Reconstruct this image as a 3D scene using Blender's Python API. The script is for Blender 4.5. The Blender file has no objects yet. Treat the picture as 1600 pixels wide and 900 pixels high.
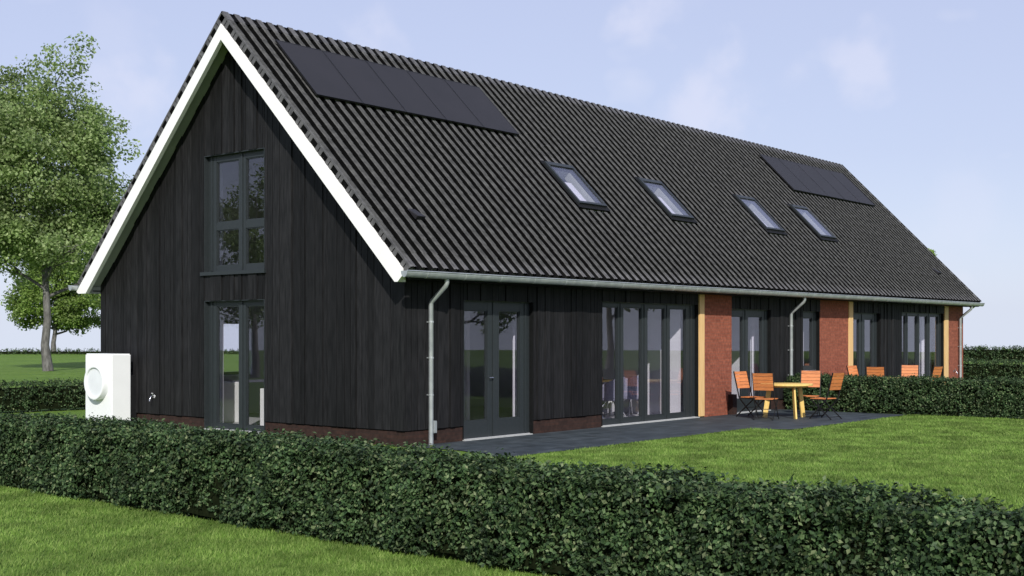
import bpy, bmesh, math, random
import numpy as np
from mathutils import Vector, Matrix
R = math.radians
sc = bpy.context.scene
col = sc.collection
random.seed(7)

# ------------------------------------------------------------------ materials
def new_mat(name):
    m = bpy.data.materials.new(name); m.use_nodes = True
    nt = m.node_tree; nt.nodes.clear()
    out = nt.nodes.new('ShaderNodeOutputMaterial')
    return m, nt, out
def N(nt, t, **kw):
    n = nt.nodes.new(t)
    for k, v in kw.items():
        if k in n.inputs: n.inputs[k].default_value = v
        else: setattr(n, k, v)
    return n
def coords(nt, scale=(1, 1, 1), rot=(0, 0, 0)):
    tc = N(nt, 'ShaderNodeTexCoord'); mp = N(nt, 'ShaderNodeMapping')
    mp.inputs['Scale'].default_value = scale; mp.inputs['Rotation'].default_value = rot
    nt.links.new(tc.outputs['Object'], mp.inputs['Vector'])
    return mp.outputs['Vector']
def ramp(nt, fac, stops):
    r = N(nt, 'ShaderNodeValToRGB')
    e = r.color_ramp.elements
    while len(e) < len(stops): e.new(.5)
    for i, (p, c) in enumerate(stops):
        e[i].position = p; e[i].color = (*c, 1) if len(c) == 3 else c
    nt.links.new(fac, r.inputs['Fac'])
    return r.outputs['Color']
def principled(nt, out, color=None, rough=.6, metal=0, spec=.5):
    b = N(nt, 'ShaderNodeBsdfPrincipled')
    b.inputs['Roughness'].default_value = rough; b.inputs['Metallic'].default_value = metal
    b.inputs['Specular IOR Level'].default_value = spec
    if isinstance(color, tuple): b.inputs['Base Color'].default_value = (*color, 1)
    elif color is not None: nt.links.new(color, b.inputs['Base Color'])
    nt.links.new(b.outputs[0], out.inputs['Surface'])
    return b
def bump(nt, b, h, strength=.3, dist=.01):
    n = N(nt, 'ShaderNodeBump'); n.inputs['Strength'].default_value = strength; n.inputs['Distance'].default_value = dist
    nt.links.new(h, n.inputs['Height']); nt.links.new(n.outputs[0], b.inputs['Normal'])
def noisy(name, c0, c1, scale=8, rough=.6, metal=0, stretch=(1, 1, 1), detail=6, bs=.15, bd=.004, spec=.5, island=0., lo=.3, hi=.7):
    m, nt, out = new_mat(name)
    v = coords(nt, stretch)
    n = N(nt, 'ShaderNodeTexNoise'); n.inputs['Scale'].default_value = scale; n.inputs['Detail'].default_value = detail
    nt.links.new(v, n.inputs['Vector'])
    c = ramp(nt, n.outputs['Fac'], [(lo, c0), (hi, c1)])
    if island:
        g = N(nt, 'ShaderNodeNewGeometry'); mr = N(nt, 'ShaderNodeMapRange')
        mr.inputs['To Min'].default_value = 1 - island; mr.inputs['To Max'].default_value = 1 + island
        nt.links.new(g.outputs['Random Per Island'], mr.inputs['Value'])
        mx = N(nt, 'ShaderNodeVectorMath', operation='SCALE')
        nt.links.new(c, mx.inputs[0]); nt.links.new(mr.outputs[0], mx.inputs['Scale']); c = mx.outputs[0]
    b = principled(nt, out, c, rough, metal, spec)
    if bs: bump(nt, b, n.outputs['Fac'], bs, bd)
    return m
M = {}
M['clad'] = noisy('charred_timber', (.0035, .0036, .004), (.0150, .0148, .0158), 3.0, .7, stretch=(9, 9, .9), bs=.5, bd=.004, spec=.22, island=.45)
M['trim_dark'] = noisy('dark_trim', (.004, .0045, .0045), (.007, .0075, .008), 12, .7, spec=.2)
M['frame'] = noisy('window_paint', (.016, .021, .023), (.021, .026, .028), 20, .5, bs=.03)
M['white'] = noisy('white_paint', (.80, .80, .77), (.86, .86, .83), 3, .5, bs=.03)
M['soffit'] = noisy('shaded_soffit_white', (.30, .32, .29), (.38, .40, .36), 2.5, .6, bs=.05)  # white paint with the overhang's shade put into the colour as grey-green
M['inner'] = noisy('interior_plaster', (.62, .61, .66), (.70, .69, .73), 2, .8, bs=0)
M['floor'] = noisy('interior_floor', (.38, .38, .39), (.46, .45, .46), 2, .5, bs=0)
M['zinc'] = noisy('zinc', (.36, .39, .40), (.50, .53, .53), 7, .42, .55, bs=.05)
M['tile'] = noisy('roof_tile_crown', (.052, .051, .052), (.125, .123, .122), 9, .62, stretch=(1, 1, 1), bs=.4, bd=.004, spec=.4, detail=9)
M['tile_pan'] = noisy('roof_tile_gap_shade', (.002, .002, .002), (.004, .004, .004), 9, .8, bs=.1, spec=.06)  # near-black colour stands in for the shade between the tile ribs
M['panel'] = noisy('solar_cell', (.017, .0165, .019), (.020, .019, .022), 1.5, .6, bs=0, spec=.3)
M['black'] = noisy('black_metal', (.008, .008, .009), (.014, .014, .015), 20, .5, .2, bs=0)
M['orange_wood'] = noisy('oiled_hardwood', (.42, .135, .038), (.62, .22, .07), 5, .5, stretch=(2, 2, 14), bs=.15, bd=.002, island=.14)
M['yellow_wood'] = noisy('pine_wood', (.66, .44, .12), (.80, .57, .19), 5, .5, stretch=(6, 6, .8), bs=.1, bd=.002)
M['post_wood'] = noisy('larch_post', (.60, .38, .155), (.74, .50, .235), 4, .6, stretch=(8, 8, .6), bs=.15, bd=.003)
M['pump'] = noisy('pump_casing', (.78, .79, .80), (.82, .83, .84), 3, .35, bs=0)
M['pump_in'] = noisy('pump_grille', (.66, .68, .70), (.72, .74, .76), 3, .45, bs=0)
M['stone'] = noisy('threshold_stone', (.36, .37, .36), (.46, .47, .46), 12, .7)
M['lavender'] = noisy('chair_fabric', (.26, .26, .36), (.34, .34, .44), 20, .8, bs=.05)
M['lavender_cloth'] = noisy('curtain_cloth', (.58, .57, .63), (.66, .65, .71), 8, .9, bs=0)
M['rust'] = noisy('leather_seat', (.30, .09, .045), (.38, .13, .06), 10, .6, bs=.05)
M['chrome'] = noisy('chrome', (.6, .6, .62), (.7, .7, .72), 10, .2, 1, bs=0)
M['bark'] = noisy('bark', (.055, .052, .048), (.17, .165, .155), 3, .9, stretch=(3, 3, 1), bs=.8, bd=.03, spec=.2)

def brick_mat(name, c1, c2, mortar, axis):
    m, nt, out = new_mat(name)
    v = coords(nt)
    s = N(nt, 'ShaderNodeSeparateXYZ'); nt.links.new(v, s.inputs[0])
    a = N(nt, 'ShaderNodeMath', operation='ADD'); nt.links.new(s.outputs['X'], a.inputs[0]); nt.links.new(s.outputs['Y'], a.inputs[1])
    c = N(nt, 'ShaderNodeCombineXYZ'); nt.links.new(a.outputs[0], c.inputs['X']); nt.links.new(s.outputs['Z'], c.inputs['Y'])
    b = N(nt, 'ShaderNodeTexBrick'); nt.links.new(c.outputs[0], b.inputs['Vector'])
    b.inputs['Scale'].default_value = 1; b.inputs['Brick Width'].default_value = .22; b.inputs['Row Height'].default_value = .0625
    b.inputs['Mortar Size'].default_value = .006; b.inputs['Mortar Smooth'].default_value = .3
    b.inputs['Color1'].default_value = (*c1, 1); b.inputs['Color2'].default_value = (*c2, 1); b.inputs['Mortar'].default_value = (*mortar, 1)
    n = N(nt, 'ShaderNodeTexNoise'); n.inputs['Scale'].default_value = 14; n.inputs['Detail'].default_value = 8; nt.links.new(v, n.inputs['Vector'])
    cr = ramp(nt, n.outputs['Fac'], [(.25, (.62, .62, .62)), (.75, (1.35, 1.35, 1.35))])
    mx = N(nt, 'ShaderNodeMixRGB', blend_type='MULTIPLY'); mx.inputs[0].default_value = 1
    nt.links.new(b.outputs['Color'], mx.inputs[1]); nt.links.new(cr, mx.inputs[2])
    p = principled(nt, out, mx.outputs[0], .85, 0, .25)
    bump(nt, p, b.outputs['Fac'], -.5, .006)
    return m
M['brick'] = brick_mat('red_brick', (.215, .064, .038), (.275, .086, .050), (.20, .082, .056), 0)
M['plinth'] = brick_mat('dark_brick', (.028, .015, .012), (.040, .020, .015), (.025, .016, .013), 0)

def paving_mat():
    m, nt, out = new_mat('slate_paving')
    v = coords(nt)
    b = N(nt, 'ShaderNodeTexBrick'); nt.links.new(v, b.inputs['Vector'])
    b.offset = .5
    for k, x in (('Scale', 1), ('Brick Width', .6), ('Row Height', .15), ('Mortar Size', .006), ('Mortar Smooth', .2)): b.inputs[k].default_value = x
    b.inputs['Color1'].default_value = (.030, .040, .047, 1); b.inputs['Color2'].default_value = (.052, .064, .072, 1); b.inputs['Mortar'].default_value = (.022, .026, .030, 1)
    n = N(nt, 'ShaderNodeTexNoise'); n.inputs['Scale'].default_value = 3; n.inputs['Detail'].default_value = 8; nt.links.new(v, n.inputs['Vector'])
    cr = ramp(nt, n.outputs['Fac'], [(.3, (.65, .65, .65)), (.7, (1.3, 1.3, 1.3))])
    mx = N(nt, 'ShaderNodeMixRGB', blend_type='MULTIPLY'); mx.inputs[0].default_value = 1
    nt.links.new(b.outputs['Color'], mx.inputs[1]); nt.links.new(cr, mx.inputs[2])
    p = principled(nt, out, mx.outputs[0], .7, 0, .3)
    bump(nt, p, b.outputs['Fac'], -.4, .005)
    return m
M['paving'] = paving_mat()
M['path'] = noisy('gravel_path', (.26, .27, .27), (.36, .37, .37), 20, .9)

def ground_mat():
    m, nt, out = new_mat('grass_turf')
    v = coords(nt)
    def nz(s, d, st=(1, 1, 1), rot=(0, 0, 0)):
        n = N(nt, 'ShaderNodeTexNoise'); n.inputs['Scale'].default_value = s; n.inputs['Detail'].default_value = d
        nt.links.new(coords(nt, st, rot), n.inputs['Vector']); return n.outputs['Fac']
    c1 = ramp(nt, nz(3.2, 8, (1, 2.2, 1), (0, 0, R(52))), [(.30, (.060, .115, .015)), (.50, (.102, .182, .029)), (.70, (.155, .24, .050))])
    c2 = ramp(nt, nz(55, 6), [(.3, (.45, .48, .42)), (.7, (1.5, 1.45, 1.5))])
    c3 = ramp(nt, nz(.35, 4), [(.35, (.88, .9, .85)), (.65, (1.12, 1.08, 1.08))])
    a = N(nt, 'ShaderNodeMixRGB', blend_type='MULTIPLY'); a.inputs[0].default_value = 1
    nt.links.new(c1, a.inputs[1]); nt.links.new(c2, a.inputs[2])
    b = N(nt, 'ShaderNodeMixRGB', blend_type='MULTIPLY'); b.inputs[0].default_value = 1
    nt.links.new(a.outputs[0], b.inputs[1]); nt.links.new(c3, b.inputs[2])
    p = principled(nt, out, b.outputs[0], .9, 0, .15)
    bump(nt, p, nz(40, 6), .7, .03)
    return m
M['turf'] = ground_mat()

def leaf_mat(name, stops, trans=.35, rough=.55, clump=2.0, clo=.7, chi=1.3, spec=.35):
    m, nt, out = new_mat(name)
    g = N(nt, 'ShaderNodeNewGeometry')
    c = ramp(nt, g.outputs['Random Per Island'], stops)
    n = N(nt, 'ShaderNodeTexNoise'); n.inputs['Scale'].default_value = clump; n.inputs['Detail'].default_value = 3
    nt.links.new(coords(nt), n.inputs['Vector'])
    cr = ramp(nt, n.outputs['Fac'], [(.35, (clo,) * 3), (.65, (chi,) * 3)])
    mx = N(nt, 'ShaderNodeMixRGB', blend_type='MULTIPLY'); mx.inputs[0].default_value = 1
    nt.links.new(c, mx.inputs[1]); nt.links.new(cr, mx.inputs[2])
    b = N(nt, 'ShaderNodeBsdfPrincipled'); b.inputs['Roughness'].default_value = rough; b.inputs['Specular IOR Level'].default_value = spec
    nt.links.new(mx.outputs[0], b.inputs['Base Color'])
    t = N(nt, 'ShaderNodeBsdfTranslucent'); nt.links.new(mx.outputs[0], t.inputs['Color'])
    s = N(nt, 'ShaderNodeMixShader'); s.inputs[0].default_value = trans
    nt.links.new(b.outputs[0], s.inputs[1]); nt.links.new(t.outputs[0], s.inputs[2]); nt.links.new(s.outputs[0], out.inputs['Surface'])
    return m
M['tree_leaf'] = leaf_mat('tree_leaf', [(0, (.135, .21, .055)), (.5, (.23, .32, .11)), (1, (.40, .48, .23))], .52, .5, .6)
M['tree_leaf_light'] = leaf_mat('tree_leaf_light', [(0, (.11, .19, .035)), (.5, (.19, .29, .06)), (1, (.30, .40, .12))], .5, .5, .6)
M['hedge_leaf'] = leaf_mat('hedge_leaf', [(0, (.014, .031, .012)), (.5, (.041, .078, .028)), (.85, (.082, .130, .050)), (1, (.16, .19, .095))], .2, .55, 4.5, .55, 1.45, .2)
M['hedge_core'] = noisy('hedge_twigs', (.006, .009, .004), (.014, .018, .008), 15, 1, bs=.3, bd=.03, spec=0)
M['blade'] = leaf_mat('grass_blade', [(0, (.074, .138, .022)), (.5, (.120, .205, .036)), (1, (.215, .29, .08))], .3, .6, 1.7, .66, 1.34, .12)

def glass_mat(name, tint=(.93, .93, .95), ior=1.6):
    m, nt, out = new_mat(name)
    lw = N(nt, 'ShaderNodeLayerWeight'); lw.inputs['Blend'].default_value = .5
    fr = N(nt, 'ShaderNodeMath', operation='POWER'); fr.inputs[1].default_value = 5; nt.links.new(lw.outputs['Facing'], fr.inputs[0])
    mul = N(nt, 'ShaderNodeMath', operation='MULTIPLY_ADD'); mul.inputs[1].default_value = .94; mul.inputs[2].default_value = .06; mul.use_clamp = True
    t = N(nt, 'ShaderNodeBsdfTransparent'); t.inputs[0].default_value = (*tint, 1)
    g = N(nt, 'ShaderNodeBsdfGlossy'); g.inputs['Roughness'].default_value = 0.0; g.inputs['Color'].default_value = (.95, .95, 1, 1)
    s = N(nt, 'ShaderNodeMixShader')
    nt.links.new(fr.outputs[0], mul.inputs[0]); nt.links.new(mul.outputs[0], s.inputs[0]); nt.links.new(t.outputs[0], s.inputs[1]); nt.links.new(g.outputs[0], s.inputs[2])
    nt.links.new(s.outputs[0], out.inputs['Surface'])
    return m
M['glass'] = glass_mat('window_glass')

# ------------------------------------------------------------------ mesh helpers
class MB:
    def __init__(s): s.v = []; s.f = []; s.mi = []; s.cur = 0
    def add(s, vs, fs):
        o = len(s.v); s.v += [tuple(p) for p in vs]
        for f in fs: s.f.append(tuple(i + o for i in f)); s.mi.append(s.cur)
        return s
    def hexa(s, p):   # 8 points: bottom ring 0-3, top ring 4-7
        return s.add(p, [(0, 3, 2, 1), (4, 5, 6, 7), (0, 1, 5, 4), (1, 2, 6, 5), (2, 3, 7, 6), (3, 0, 4, 7)])
    def box(s, x0, x1, y0, y1, z0, z1):
        return s.hexa([(x0, y0, z0), (x1, y0, z0), (x1, y1, z0), (x0, y1, z0), (x0, y0, z1), (x1, y0, z1), (x1, y1, z1), (x0, y1, z1)])
    def bar(s, a, b, w, h, up=(0, 0, 1)):   # rectangular bar a->b
        a, b = Vector(a), Vector(b); d = (b - a).normalized(); u = Vector(up)
        if abs(d.dot(u)) > .95: u = Vector((0, 1, 0))
        sx = d.cross(u).normalized(); sy = sx.cross(d).normalized()
        p = []
        for c in (a, b):
            for i, j in ((-1, -1), (1, -1), (1, 1), (-1, 1)): p.append(c + sx * w / 2 * i + sy * h / 2 * j)
        return s.hexa(p)
    def tube(s, pts, rads, n=10, cap=True):
        pts = [Vector(p) for p in pts]
        if not hasattr(rads, '__len__'): rads = [rads] * len(pts)
        rings = []; prev = None
        for i, p in enumerate(pts):
            d = (pts[min(i + 1, len(pts) - 1)] - pts[max(i - 1, 0)]).normalized()
            if prev is None:
                u = Vector((0, 0, 1)) if abs(d.z) < .9 else Vector((1, 0, 0))
                prev = d.cross(u).normalized()
            sx = (prev - d * prev.dot(d)).normalized(); prev = sx; sy = d.cross(sx)
            rings.append([p + (sx * math.cos(2 * math.pi * k / n) + sy * math.sin(2 * math.pi * k / n)) * rads[i] for k in range(n)])
        vs = [q for r in rings for q in r]; fs = []
        for i in range(len(rings) - 1):
            for k in range(n): fs.append((i * n + k, i * n + (k + 1) % n, (i + 1) * n + (k + 1) % n, (i + 1) * n + k))
        if cap: fs.append(tuple(range(n - 1, -1, -1))); fs.append(tuple((len(rings) - 1) * n + k for k in range(n)))
        return s.add(vs, fs)
    def lathe(s, prof, c=(0, 0, 0), n=48, axis='z'):
        vs = []; fs = []
        for r, h in prof:
            for k in range(n):
                a = 2 * math.pi * k / n; x, y = r * math.cos(a), r * math.sin(a)
                q = (x, y, h) if axis == 'z' else (h, x, y)
                vs.append((q[0] + c[0], q[1] + c[1], q[2] + c[2]))
        for i in range(len(prof) - 1):
            for k in range(n): fs.append((i * n + k, i * n + (k + 1) % n, (i + 1) * n + (k + 1) % n, (i + 1) * n + k))
        fs.append(tuple(range(n))); fs.append(tuple((len(prof) - 1) * n + k for k in range(n)))
        return s.add(vs, fs)
    def build(s, name, mats, parent=None, smooth=False, bevel=0):
        me = bpy.data.meshes.new(name); me.from_pydata(s.v, [], s.f)
        if not isinstance(mats, (list, tuple)): mats = [mats]
        for m in mats: me.materials.append(M[m])
        me.polygons.foreach_set('material_index', s.mi)
        bm = bmesh.new(); bm.from_mesh(me)
        bmesh.ops.recalc_face_normals(bm, faces=bm.faces)
        if bevel: bmesh.ops.bevel(bm, geom=list(bm.edges), offset=bevel, segments=2, affect='EDGES', clamp_overlap=True)
        bm.to_mesh(me); bm.free()
        if smooth:
            me.polygons.foreach_set('use_smooth', [True] * len(me.polygons))
            try: me.set_sharp_from_angle(angle=R(40))
            except Exception: pass
        o = bpy.data.objects.new(name, me); col.objects.link(o)
        if parent: o.parent = parent
        return o
def tag(o, label=None, cat=None, group=None, kind=None):
    if label: o['label'] = label
    if cat: o['category'] = cat
    if group: o['group'] = group
    if kind: o['kind'] = kind
    return o
def empty(name, loc=(0, 0, 0), rz=0, label=None, cat=None, group=None):
    o = bpy.data.objects.new(name, None); col.objects.link(o); o.location = loc; o.rotation_euler = (0, 0, rz)
    o.empty_display_size = .3
    return tag(o, label, cat, group)
def copy_tree(o, parent=None):
    c = o.copy(); col.objects.link(c); c.parent = parent
    for ch in [x for x in bpy.data.objects if x.parent is o]: copy_tree(ch, c)
    return c
def np_mesh(name, verts, faces, nper, mats, midx=None):
    me = bpy.data.meshes.new(name)
    nf = len(faces)
    me.vertices.add(len(verts)); me.vertices.foreach_set('co', np.asarray(verts, np.float32).ravel())
    me.loops.add(nf * nper); me.loops.foreach_set('vertex_index', np.asarray(faces, np.int32).ravel())
    me.polygons.add(nf); me.polygons.foreach_set('loop_start', np.arange(nf, dtype=np.int32) * nper)
    for m in mats: me.materials.append(M[m])
    if midx is not None: me.polygons.foreach_set('material_index', np.asarray(midx, np.int32))
    me.update(calc_edges=True)
    return me

# ------------------------------------------------------------------ the house: measures
W, L = 8.6, 25.06          # gable width, length
OV = .35                   # verge overhang
SL = 1.01                  # roof slope
RY = 4.21; YE = -.46       # ridge line, lower edge of the tiles
ZR = 7.56                  # ridge, top of tile crowns
def zroof(y): return ZR - SL * abs(y - RY)
house = empty('barn_house', (0, 0, 0), 0, 'long black timber barn house with steep ribbed dark roof and white gable trim', 'house')

# column with sloping top following the gable, cut by openings
def wall_columns(mb, cuts, zb, ztop, holes, put):
    cuts = sorted(set(round(c, 4) for c in cuts))
    for a, b in zip(cuts[:-1], cuts[1:]):
        if b - a < 1e-4: continue
        mid = (a + b) / 2
        segs = [(zb, None)]
        hs = sorted([h for h in holes if h[0] < mid < h[1]], key=lambda h: h[2])
        z = zb; out = []
        for h in hs:
            if h[2] > z + 1e-4: out.append((z, h[2], h[2]))
            z = h[3]
        out.append((z, ztop(a), ztop(b)))
        for z0, za, zc in out:
            if za - z0 > 1e-3 or zc - z0 > 1e-3: put(mb, a, b, z0, max(za, z0), max(zc, z0))
def put_gable(x0, x1):
    def f(mb, a, b, z0, za, zb): mb.hexa([(x0, a, z0), (x1, a, z0), (x1, b, z0), (x0, b, z0), (x0, a, za), (x1, a, za), (x1, b, zb), (x0, b, zb)])
    return f
def put_front(y0, y1):
    def f(mb, a, b, z0, za, zb): mb.hexa([(a, y0, z0), (b, y0, z0), (b, y1, z0), (a, y1, z0), (a, y0, za), (b, y0, zb), (b, y1, zb), (a, y1, za)])
    return f
GH = [(3.47, 5.20, .06, 2.42), (3.47, 5.20, 2.95, 5.10)]                  # gable openings
FH = [(1.38, 3.27, .03, 2.37), (5.40, 8.98, .03, 2.43), (10.40, 12.27, .03, 2.37), (13.92, 14.86, .90, 2.37), (16.86, 18.62, .03, 2.37), (20.14, 23.42, .03, 2.43)]
BRICK = [(9.19, 10.40), (14.87, 16.54), (23.74, L)]
CLADX = [(0, 1.38), (3.27, 5.40), (12.27, 13.92), (18.62, 20.14)]

# inner walls (structure behind the cladding)
g = MB(); wall_columns(g, [.08, RY, W - .08] + [h[i] for h in GH for i in (0, 1)], .0, lambda y: zroof(y) - .33, GH, put_gable(.08, .30))
g.build('gable_wall', 'inner', house)
g = MB(); wall_columns(g, [.08, RY, W - .08], .0, lambda y: zroof(y) - .33, [], put_gable(L - .30, L - .08)); g.build('gable_wall', 'inner', house)
g = MB(); wall_columns(g, [.3, L - .3] + [h[i] for h in FH for i in (0, 1)], .0, lambda x: 2.95, FH, put_front(.08, .30)); g.build('front_wall', 'inner', house)
BH = [(2.66, 3.6, .9, 2.1), (7.3, 8.3, .9, 2.1), (15.0, 16.0, .9, 2.1)]
g = MB(); wall_columns(g, [.3, L - .3] + [h[i] for h in BH for i in (0, 1)], .0, lambda x: 2.80, BH, put_front(W - .3, W)); g.build('rear_wall', 'inner', house)
for h in BH:
    w = MB(); w.box(h[0], h[0] + .07, W - .14, W - .07, h[2], h[3]).box(h[1] - .07, h[1], W - .14, W - .07, h[2], h[3]).box(h[0] + .07, h[1] - .07, W - .14, W - .07, h[2], h[2] + .07).box(h[0] + .07, h[1] - .07, W - .14, W - .07, h[3] - .07, h[3])
    wo = w.build('window', 'frame', house); MB().box(h[0] + .07, h[1] - .07, W - .11, W - .10, h[2] + .07, h[3] - .07).build('pane', 'glass', wo)
MB().box(.3, L - .3, .3, W - .3, -.1, .045).build('ground_floor', 'floor', house)
g = MB().box(.3, L - .3, .3, W - .3, 2.52, 2.66); g.build('upper_floor', 'floor', house)
MB().box(.31, L - .31, .31, W - .31, 2.495, 2.517).build('ceiling', 'inner', house)
for x0_, x1_, y0_, y1_ in ((4.4, 4.5, 2.6, W - .3), (8.72, 8.95, .3, W - .3), (16.2, 16.4, .3, W - .3), (12.6, 12.7, .3, 4), (18.9, 19.0, 1.2, 5)):
    MB().box(x0_, x1_, y0_, y1_, .045, 2.49).build('inner_wall', 'inner', house)

# cladding boards
random.seed(11)
def board_edges(a, b, brk):
    e = [a]
    x = a
    while x < b - .06:
        x += random.choice((.095, .12, .145, .19, .145)); e.append(min(x, b))
    e[-1] = b
    for h in brk: 
        if a < h < b: e.append(h)
    e = sorted(set(round(q, 4) for q in e)); out = [e[0]]
    for q in e[1:]:
        if q - out[-1] < .03 and q not in [round(h, 4) for h in brk] and q != round(b, 4): continue
        out.append(q)
    return out
def cladding(mb, edges, zb, ztop, holes, axis):
    # axis 'g': gable plane x, boards along y ; 'f': front plane y, boards along x
    for a, b in zip(edges[:-1], edges[1:]):
        pr = random.choice((0, .0, .012, .02)); gap = .006
        n = len(mb.v)
        put = (put_gable if axis == 'g' else put_front)(-.0 - pr, .045)
        wall_columns(mb, [a + gap, b - gap], zb, ztop, holes, put)
cl = MB(); e = board_edges(.0, W, [RY, 3.47, 5.20])
cladding(cl, e, .26, lambda y: zroof(y) - .30, GH, 'g')
cl.build('gable_cladding', 'clad', house)
# dark membrane and reveals behind the boards
g = MB(); wall_columns(g, [.02, RY, W - .02] + [h[i] for h in GH for i in (0, 1)], .24, lambda y: zroof(y) - .31, GH, put_gable(.046, .079)); g.build('wall_membrane', 'trim_dark', house)
for x0, x1 in CLADX:
    cl = MB(); cladding(cl, board_edges(x0 + (.0 if x0 else .01), x1, []), .26, lambda x: 2.66, [], 'f'); cl.build('front_cladding', 'clad', house)
    MB().box(x0 + .05, x1 - .002, .046, .079, .24, 2.66).build('wall_membrane', 'trim_dark', house)
    MB().box(x0 + (.016 if not x0 else 0), x1, .018, .078, -.1, .24).build('plinth', 'plinth', house)
# headers above openings (dark boards)
for h in FH:
    cl = MB(); cladding(cl, board_edges(h[0], h[1], []), h[3], lambda x: 2.66, [], 'f'); cl.build('header_board', 'clad', house)
# below the single window
cl = MB(); cladding(cl, board_edges(13.92, 14.86, []), .26, lambda x: .90, [], 'f'); cl.build('front_cladding', 'clad', house)
MB().box(13.92, 14.86, .018, .078, -.1, .24).build('plinth', 'plinth', house)
# gable plinth
for a, b in ((.016, 3.47), (5.20, W - .01)): MB().box(.018, .078, a, b, -.1, .24).build('plinth', 'plinth', house)
# brick piers and timber posts
for x0, x1 in BRICK: MB().box(x0, x1, -.005, .29 if x1 < L else .5, -.1, 2.68).build('brick_pier', 'brick', house)
MB().box(L - .07, L, .5, W - .02, -.1, 2.68).build('gable_brickwork', 'brick', house)
MB().box(10.24, 10.415, -.13, -.007, -.05, .46).build('brick_stub', 'plinth', house)
for x0, x1 in ((8.98, 9.188), (16.545, 16.80), (23.43, 23.735)):
    MB().box(x0, x1, -.03, .12, .03, 2.66).build('timber_post', 'post_wood', house, bevel=.006)

# windows and doors -------------------------------------------------
def fbox(mb, ax, u0, u1, d0, d1, z0, z1):
    if ax == 'f': mb.box(u0, u1, d0, d1, z0, z1)
    else: mb.box(d0, d1, u0, u1, z0, z1)
def window(ax, name, hole, panes, d=.085, label=None, sill=None, rail=.0):
    """panes: list of (u0,u1,z0,z1) glass rects; the frame fills the rest of the hole."""
    u0, u1, z0, z1 = hole
    us = sorted({u0, u1, *[p[0] for p in panes], *[p[1] for p in panes]}); zs = sorted({z0, z1, *[p[2] for p in panes], *[p[3] for p in panes]})
    mb = MB()
    # vertical stiles full height, then rails between
    stiles = [(a, b) for a, b in zip(us[:-1], us[1:]) if not any(p[0] < (a + b) / 2 < p[1] for p in panes)]
    for a, b in stiles: fbox(mb, ax, a, b, d, d + .075, z0, z1)
    for a, b in sorted({(p[0], p[1]) for p in panes}):
        pz = sorted([(p[2], p[3]) for p in panes if p[0] == a])
        z = z0
        for q0, q1 in pz:
            fbox(mb, ax, a, b, d + .003, d + .073, z, q0); z = q1
        fbox(mb, ax, a, b, d + .003, d + .073, z, z1)
    # sash beads round every pane
    for a, b, q0, q1 in panes:
        for r in ((a, a + .018, q0, q1), (b - .018, b, q0, q1), (a + .018, b - .018, q0, q0 + .018), (a + .018, b - .018, q1 - .018, q1)):
            fbox(mb, ax, r[0], r[1], d + .016, d + .06, r[2], r[3])
    # joints between opening leaves: slim proud strips on wide stiles
    for a, b in stiles:
        if b - a > .13:
            m_ = (a + b) / 2; fbox(mb, ax, m_ - .022, m_ + .022, d - .014, d - .001, z0 + .02, z1 - .02)
    o = mb.build(name, 'frame', house)
    if label: o['label'] = label
    seen = set()
    for a, b, q0, q1 in panes:
        if (a, q0) in seen: continue
        seen.add((a, q0))
        t = MB(); fbox(t, ax, a + .01, b - .01, d + .034, d + .042, q0 + .01, q1 - .01); t.build('pane', 'glass', o)
    return o
w1 = window('g', 'window', GH[1], [(a, b, c, e_) for a, b in ((3.55, 4.10), (4.30, 4.95)) for c, e_ in ((3.06, 3.72), (3.86, 4.98))], label='four pane window high in the black gable')
MB().box(-.05, .085, 3.42, 5.27, 2.885, 2.948).build('sill', 'frame', w1)
w2 = window('g', 'glass_door', GH[0], [(3.55, 4.10, .15, 2.32), (4.30, 4.95, .15, 2.32)], label='tall two pane garden window at the foot of the gable')
MB().box(-.02, .085, 3.48, 5.19, .0, .058).build('threshold', 'stone', w2)
# dark linings of reveals in the gable
for u0, u1, z0, z1 in GH:
    lin = MB().box(-.004, .084, u0 + .001, u0 + .014, z0, z1).box(-.004, .084, u1 - .014, u1 - .001, z0, z1).box(-.004, .084, u0 + .013, u1 - .013, z1 - .014, z1 - .001)
    lin.build('reveal_lining', 'frame', house)
for u0, u1, z0, z1 in FH:
    MB().box(u0 + .001, u0 + .014, .002, .084, z0, z1).build('reveal_lining', 'trim_dark', house)
    MB().box(u1 - .014, u1 - .001, .002, .084, z0, z1).build('reveal_lining', 'trim_dark', house)
d1 = window('f', 'double_door', FH[0], [(1.50, 2.10, .32, 2.21), (2.41, 2.99, .32, 2.21)], label='double glazed door nearest the front corner of the house')
MB().tube([(2.20, .07, 1.05), (2.20, .035, 1.05), (2.10, .035, 1.05)], .009, 8).build('handle', 'chrome', d1)
MB().box(1.38, 3.2, -.04, .084, .0, .028).build('threshold', 'stone', d1)
d2 = window('f', 'folding_door', FH[1], [(5.46, 6.05, .13, 2.34), (6.25, 6.90, .13, 2.34), (7.12, 7.75, .13, 2.34), (7.97, 8.60, .13, 2.34)], label='four leaf folding door beside the first timber post')
MB().box(5.40, 8.97, -.04, .084, .0, .028).build('threshold', 'stone', d2)
d3 = window('f', 'double_door', FH[2], [(10.50, 11.06, .32, 2.21), (11.32, 11.98, .32, 2.21)], label='double glazed door behind the garden table, right of the first brick pier')
MB().box(10.42, 12.2, -.04, .084, .0, .028).build('threshold', 'stone', d3)
w3 = window('f', 'window', FH[3], [(14.02, 14.60, 1.0, 2.21)], label='narrow window left of the second brick pier')
d4 = window('f', 'double_door', FH[4], [(16.96, 17.42, .32, 2.21), (17.78, 18.30, .32, 2.21)], label='double glazed door right of the second brick pier')
MB().box(16.87, 18.6, -.04, .084, .0, .028).build('threshold', 'stone', d4)
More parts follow.
